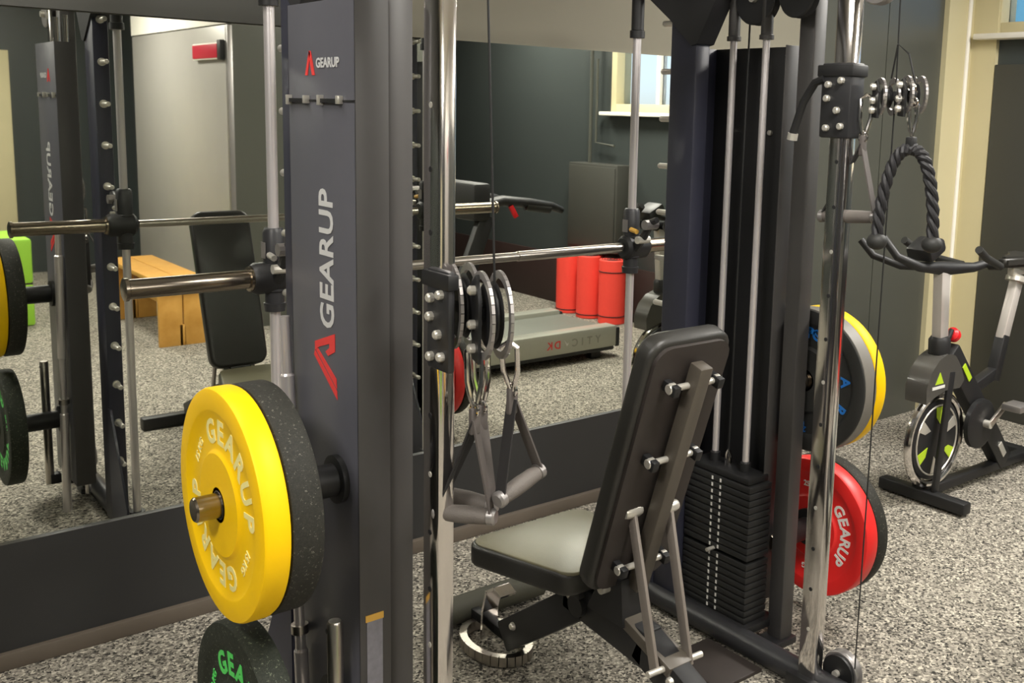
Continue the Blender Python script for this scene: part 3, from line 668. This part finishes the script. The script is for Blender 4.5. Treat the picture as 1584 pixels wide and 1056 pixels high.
# main beam: rises from the front foot, passes under the seat and runs back to the rear foot
obj('front_leg', bar(NB(), (CX, 2.305, .075), (CX, 1.955, .325), .06, .09, .006), 'deep', bn)
obj('main_beam', bar(NB(), (CX, 2.02, .335), (CX, 1.70, .300), .06, .10, .006), 'deep', bn)
obj('rear_beam', bar(NB(), (CX, 1.73, .31), (CX, 1.14, .06), .06, .09, .006), 'deep', bn)
obj('beam_joint', tube(NB(), [(CX - .045, 1.95, .32), (CX + .045, 1.95, .32)], .03, 16), 'deep', bn)
obj('rear_foot', bar(NB(), (CX - .23, 1.13, .03), (CX + .21, 1.13, .03), .06, .06, .006), 'deep', bn)
obj('foam_roller', step_tube(NB(), (1.555, 2.56, .052), (1.93, 2.56, .052), [(0, .036), (.006, .042), (.368, .042), (.374, .036)], 22), 'foam', bn)
obj('roller_link', bar(NB(), (CX + .02, 2.30, .05), (CX + .02, 2.56, .05), .03, .03, .003), 'deep', bn)
# chrome lifting loop and catch at the front
bm = NB(); loop = [V(1.628 + .085 * math.cos(a), 2.375 + .125 * math.sin(a), .022) for a in [2 * PI * k / 28 for k in range(29)]]
bm = NB()
for q, q2 in zip(loop, loop[1:]): bar(bm, q, q2, .022, .03, 0, up=(0, 0, 1))
obj('carry_loop', bm, 'steel', bn)
bm = NB(); arc = [V(CX - .01, 2.40, .03), V(CX - .01, 2.395, .12), V(CX - .01, 2.375, .19), V(CX - .01, 2.335, .215), V(CX - .01, 2.30, .20)]
for q, q2 in zip(arc, arc[1:]): bar(bm, q, q2, .055, .008, 0, up=(0, 1, .3))
obj('catch_strap', bm, 'chrome', bn)
for q in ((CX - .04, 2.245, .135), (CX - .04, 1.985, .335), (CX - .04, 1.60, .27)):
    obj('beam_bolt', step_tube(NB(), q, (q[0] + .08, q[1], q[2]), [(0, .008), (.006, .012), (.074, .012), (.08, .008)], 12), 'bolt', bn)
# two support struts
for sx, ty, by in ((-1, 1.735, 1.632), (1, 1.705, 1.612)):
    xx = CX + (-.052 if sx < 0 else .040)
    stt = obj('support_strut', bar(NB(), (xx, ty, .665), (xx, by, .285), .010, .028, .002, up=(0, 1, 0)), 'strutmetal', bn)
    obj('strut_bolt', step_tube(NB(), (xx - .026, ty - .004, .655), (xx + .026, ty - .004, .655), [(0, .013), (.01, .016), (.042, .016), (.052, .013)], 12), 'bolt', stt)
obj('strut_pin', tube(NB(), [(CX - .085, 1.622, .295), (CX + .085, 1.614, .295)], .008, 12), 'bolt', bn)
obj('ladder_plate', bar(NB(), (CX, 1.80, .36), (CX, 1.60, .29), .075, .03, .004), 'greybar', bn)
obj('hinge_pin', tube(NB(), [(CX - .07, 1.82, .425), (CX + .07, 1.82, .425)], .012, 12), 'bolt', bn)
obj('hinge_plate', prism(NB(), [(CX - .045, 1.90, .34), (CX - .045, 1.76, .34), (CX - .045, 1.77, .46), (CX - .045, 1.84, .46)], (.09, 0, 0)), 'deep', bn)

# ---------------------------------------------------------------- exercise bike
bk = thing('exercise_bike', 'black indoor cycling bike with chrome flywheel by the window wall', 'exercise bike', (4.0, 2.28, 0))
BY = 2.28
obj('front_foot', bar(NB(), (3.735, 2.075, .035), (3.735, 2.485, .035), .06, .05, .008), 'deep', bk)
obj('rear_foot', bar(NB(), (4.62, 2.05, .035), (4.62, 2.50, .035), .06, .05, .008), 'deep', bk)
obj('floor_beam', bar(NB(), (3.74, BY, .05), (4.62, BY, .05), .05, .04, .006), 'deep', bk)
WC = V(3.785, BY, .268)
fl = obj('flywheel', step_tube(NB(), WC - V(0, .012, 0), WC + V(0, .012, 0), [(0, .165), (.004, .172), (.02, .172), (.024, .165)], 40), 'deep', bk)
bm = NB(); ring(bm, WC, (0, 1, 0), .194, .017, 44, 10); obj('wheel_rim', bm, 'chrome', fl)
for sy in (-1, 1):
    bm = NB(); ring(bm, WC + V(0, sy * .013, 0), (0, 1, 0), .150, .004, 40, 6); obj('rim_line', bm, 'bolt', fl)
    for k in range(6):
        a = k * PI / 3 + .3; d1 = V(math.cos(a), 0, math.sin(a)); d2 = V(math.cos(a + .35), 0, math.sin(a + .35))
        bm = NB(); prism(bm, [WC + V(0, sy * .0125, 0) + d1 * .07, WC + V(0, sy * .0125, 0) + d1 * .145, WC + V(0, sy * .0125, 0) + d2 * .145, WC + V(0, sy * .0125, 0) + d2 * .10], (0, sy * .002, 0)); obj('wheel_decal', bm, 'bike_green' if k % 2 else 'bolt', fl, smooth=False)
for sy in (-1, 1): obj('fork', bar(NB(), WC + V(.02, sy * .045, .30), V(3.745, BY + sy * .045, .05), .016, .04, .004, up=(1, 0, 0)), 'deep', bk)
sh = obj('wheel_shroud', slab(V(3.70, BY - .05, .44), V(0, 1, 0), V(.30, 0, .90).normalized(), V(.9, 0, -.30).normalized(), .0, .0, .1, .1, 0.0, 0) if False else prism(NB(), [(3.625, BY - .05, .455), (3.62, BY - .05, .52), (3.65, BY - .05, .585), (3.70, BY - .05, .63), (3.76, BY - .05, .65), (3.82, BY - .05, .635), (3.87, BY - .05, .58), (3.90, BY - .05, .52), (3.87, BY - .05, .49), (3.76, BY - .05, .495), (3.68, BY - .05, .475)], (0, .10, 0)), 'bike_grey', bk)
obj('shroud_decal', prism(NB(), [(3.68, BY - .0515, .53), (3.74, BY - .0515, .53), (3.71, BY - .0515, .58)], (0, .002, 0)), 'bike_green', sh)
obj('shroud_line', B((3.66, BY - .052, .51), (3.75, BY - .05, .522)), 't_white', sh)
df = obj('diagonal_frame', bar(NB(), (3.84, BY, .64), (4.36, BY, .06), .06, .10, .008), 'deep', bk)
obj('frame_decal', bar(NB(), (3.92, BY - .032, .575), (3.98, BY - .032, .505), .004, .025), 'bike_green', df)
obj('frame_badge', bar(NB(), (4.28, BY - .032, .16), (4.33, BY - .032, .10), .004, .03), 'bolt', df)
obj('seat_stay', bar(NB(), (4.02, BY, .44), (4.24, BY, .50), .045, .05, .006), 'deep', bk)
obj('seat_tube', bar(NB(), (4.22, BY, .46), (4.28, BY, .66), .05, .05, .006), 'deep', bk)
obj('seat_post', bar(NB(), (4.275, BY, .64), (4.36, BY, .90), .042, .055, .006), 'silver_paint', bk)
obj('post_clamp', step_tube(NB(), (4.35, BY, .895), (4.36, BY, .925), [(0, .045), (.02, .045), (.03, .03)], 18), 'bolt', bk)
sd = NB(); prism(sd, [(4.22, BY - .02, .965), (4.22, BY + .02, .965), (4.34, BY + .045, .965), (4.42, BY + .10, .965), (4.50, BY + .10, .965), (4.50, BY - .10, .965), (4.42, BY - .10, .965), (4.34, BY - .045, .965)], (0, 0, .05))
bmesh.ops.bevel(sd, geom=sd.edges[:], offset=.014, segments=3, affect='EDGES'); obj('saddle', sd, 'vinyl', bk)
obj('saddle_rail', bar(NB(), (4.30, BY, .945), (4.44, BY, .945), .03, .04, .004), 'bolt', bk)
obj('handlebar_stem', bar(NB(), (3.775, BY, .65), (3.745, BY, 1.00), .045, .06, .006), 'silver_paint', bk)
obj('stem_clamp', step_tube(NB(), (3.772, BY, .645), (3.768, BY, .715), [(0, .045), (.055, .045), (.07, .035)], 18), 'deep', bk)
obj('adjust_knob', step_tube(NB(), (3.85, BY, .72), (3.885, BY, .70), [(0, .018), (.012, .03), (.035, .03)], 14), 'red_knob', bk)
obj('resistance_post', tube(NB(), [(3.80, BY, .66), (3.86, BY, .73)], .012, 10), 'deep', bk)
hb = obj('handlebar', tube(NB(), [(3.50, BY + .12, 1.13), (3.50, BY + .05, 1.06), (3.58, BY, 1.02), (3.76, BY, 1.00), (3.90, BY - .05, 1.0), (3.98, BY - .08, 1.02)], [.016, .017, .02, .03, .02, .017], 12), 'deep', bk)
obj('grip_bar', tube(NB(), [(3.72, BY - .17, 1.10), (3.80, BY - .16, 1.06), (3.93, BY - .15, 1.015), (3.96, BY - .09, 1.005)], .016, 12), 'rubber', bk)
obj('grip_bar', tube(NB(), [(3.72, BY + .17, 1.10), (3.80, BY + .16, 1.06), (3.93, BY + .15, 1.015), (3.90, BY, 1.005)], .016, 12), 'rubber', bk)
obj('front_horn', tube(NB(), [(3.76, BY + .02, 1.0), (3.66, BY + .14, 1.0), (3.58, BY + .22, 1.04), (3.56, BY + .27, 1.10)], .016, 12), 'deep', bk)
obj('console', bar(NB(), (3.60, BY + .02, 1.06), (3.70, BY + .02, 1.11), .12, .06, .015), 'deep', bk)
obj('crank', step_tube(NB(), (4.08, BY - .09, .30), (4.08, BY + .09, .30), [(0, .018), (.18, .018)], 12), 'bolt', bk)
obj('chain_cover', step_tube(NB(), (4.06, BY - .06, .30), (4.06, BY - .035, .30), [(0, .10), (.005, .11), (.025, .11)], 28), 'deep', bk)
for sy, dz in ((-1, .12), (1, -.12)):
    ca_ = obj('crank_arm', bar(NB(), (4.08, BY + sy * .085, .30), (4.20, BY + sy * .085, .30 + dz * .6), .014, .03, .003), 'steel', bk)
    obj('pedal', B((4.15, BY + sy * .135 - .045, .30 + dz * .6 - .015), (4.25, BY + sy * .135 + .045, .30 + dz * .6 + .015), .006), 'alu', bk)

# ---------------------------------------------------------------- things in front of the mirror, seen by reflection
tm = thing('treadmill', 'silver grey treadmill reflected in the middle of the mirror', 'treadmill', (3.6, .9, 0))
obj('deck', B((2.75, .56, .05), (4.33, 1.26, .17), .01), 'deep', tm)
obj('running_belt', B((2.80, .66, .17), (4.35, 1.16, .185), .004), 'belt', tm)
for y0, y1 in ((.55, .66), (1.16, 1.27)):
    rl = obj('side_rail', B((2.75, y0, .075), (4.34, y1, .215), .012), 'tread_silver', tm)
    if y1 > 1.2:
        for q, (ch, xx) in enumerate((('K', 3.79), ('D', 3.85), ('C', 3.99), ('I', 4.05), ('T', 4.11), ('Y', 4.18))):
            obj('letter', glyph(NB(), ch, .07, lambda u, v, w: V(xx - u, 1.2708 + w, .118 + v), .015), 't_red' if q < 2 else 'faint', rl, smooth=False)
        obj('tick_mark', prism(NB(), [(3.94, 1.2702, .145), (3.925, 1.2702, .125), (3.90, 1.2702, .17), (3.925, 1.2702, .14)], (0, .001, 0)), 't_white', rl, smooth=False)
for y in (.60, 1.215): obj('end_cap', B((4.335, y - .055, .07), (4.37, y + .055, .20), .01), 'deep', tm)
for x in (2.9, 4.2):
    for y in (.62, 1.2): obj('foot', B((x - .04, y - .03, 0), (x + .04, y + .03, .05), .004), 'deep', tm)
obj('motor_hood', slab(V(2.88, .91, .17), V(0, 1, 0), V(1, 0, 0), V(0, 0, 1), .36, .33, .30, .10, .04, .02), 'deep', tm)
for y in (.60, 1.22):
    obj('upright', bar(NB(), (3.02, y, .18), (3.34, y, .98), .05, .10, .008), 'deep', tm)
    ha = obj('hand_rail', tube(NB(), [(3.28, y, 1.03), (3.45, y, 1.06), (3.65, y, 1.04), (3.82, y, 1.015), (3.90, y, .985)], [.035, .033, .03, .026, .022], 12), 'deep', tm)
    obj('grip_pad', tube(NB(), [(3.62, y, 1.025), (3.80, y, 1.0)], .03, 12), 'rubber', ha)
obj('console', bar(NB(), (3.28, .55, 1.06), (3.28, 1.27, 1.06), .12, .22, .02), 'deep', tm)
obj('console_screen', bar(NB(), (3.35, .72, 1.10), (3.35, 1.10, 1.10), .01, .12, .004), 'bike_grey', tm)
obj('safety_clip', bar(NB(), (3.50, 1.235, 1.03), (3.54, 1.24, .96), .02, .03, .004), 'red_knob', tm)

lbl = ['leftmost coral red rolled mat standing against the dark wall', 'middle coral red rolled mat standing against the dark wall', 'rightmost coral red rolled mat with dark straps by the dark wall']
for k, y in enumerate((-.13, .13, .40)):
    t = thing('exercise_mat_roll', lbl[k], 'exercise mat', (5.04, y, 0), 'rolled mats by the wall')
    h = .49
    obj('mat_roll', step_tube(NB(), (5.04, y, 0), (5.04, y, h), [(0, .10), (.006, .105), (h - .006, .105), (h, .10), (h + .001, .03)], 26), 'mat_red', t)
    bm = NB(); pts = []
    for i in range(64):
        a = i * .42; r = .012 + .0033 * a; pts.append((5.04 + r * math.cos(a), y + r * math.sin(a), h + .001))
    obj('spiral_edge', tube(bm, pts, .003, 5), 'strap', t)
    for z in ((.06, .40) if k == 2 else (.03,)):
        bm = NB(); ring(bm, (5.04, y, z), (0, 0, 1), .1055, .004, 28, 6); obj('mat_strap', bm, 'strap', t)
wc = thing('wall_cabinet', 'dark grey cabinet on the window wall above the red mats', 'cabinet', (5.1, .12, .52))
obj('cabinet_body', B((5.04, -.17, .53), (5.2, .42, 1.20), .006), 'wall_board', wc)
obj('cabinet_door', B((5.03, -.15, .55), (5.04, .40, 1.18), .003), 'wall_board', wc)
obj('cabinet_pipe', tube(NB(), [(5.13, -.02, 1.20), (5.13, -.02, 2.65)], .014, 10), 'wall_grey', wc)
obj('pipe_elbow', tube(NB(), [(5.13, .05, 2.0), (5.13, .05, 1.36), (5.13, .27, 1.34)], .010, 10), 'wall_grey', wc)

wb = thing('wooden_bench', 'honey coloured wooden bench reflected at the left of the mirror', 'bench', (2.15, -1.0, 0))
for k in range(2): obj('top_plank', B((1.985 + .165 * k, -1.75, .415), (2.145 + .165 * k, -.52, .445), .004), 'wood', wb)
for y in (-.60, -1.66):
    for sx in (0, 1): obj('leg_panel', B((1.995 + .16 * sx, y, 0 if True else 0), (2.135 + .16 * sx + .012 * (1 - sx), y + .03, .415), .003), 'wood', wb)
    obj('leg_joint', B((2.125, y, .0), (2.165, y + .03, .14), .003), 'wood', wb)
obj('stretcher', B((2.12, -1.63, .22), (2.17, -.60, .30), .003), 'wood', wb)

gbx = thing('plyo_box', 'lime green foam box reflected at the far left mirror edge', 'plyo box', (1.22, -2.0, 0))
obj('foam_block', B((.95, -2.3, 0), (1.50, -1.72, .30), .02), 'lime', gbx)
obj('foam_block', B((.95, -2.3, .302), (1.50, -1.72, .62), .02), 'lime', gbx)
obj('block_seam', B((.955, -2.295, .296), (1.495, -1.725, .306)), 'strap', gbx)
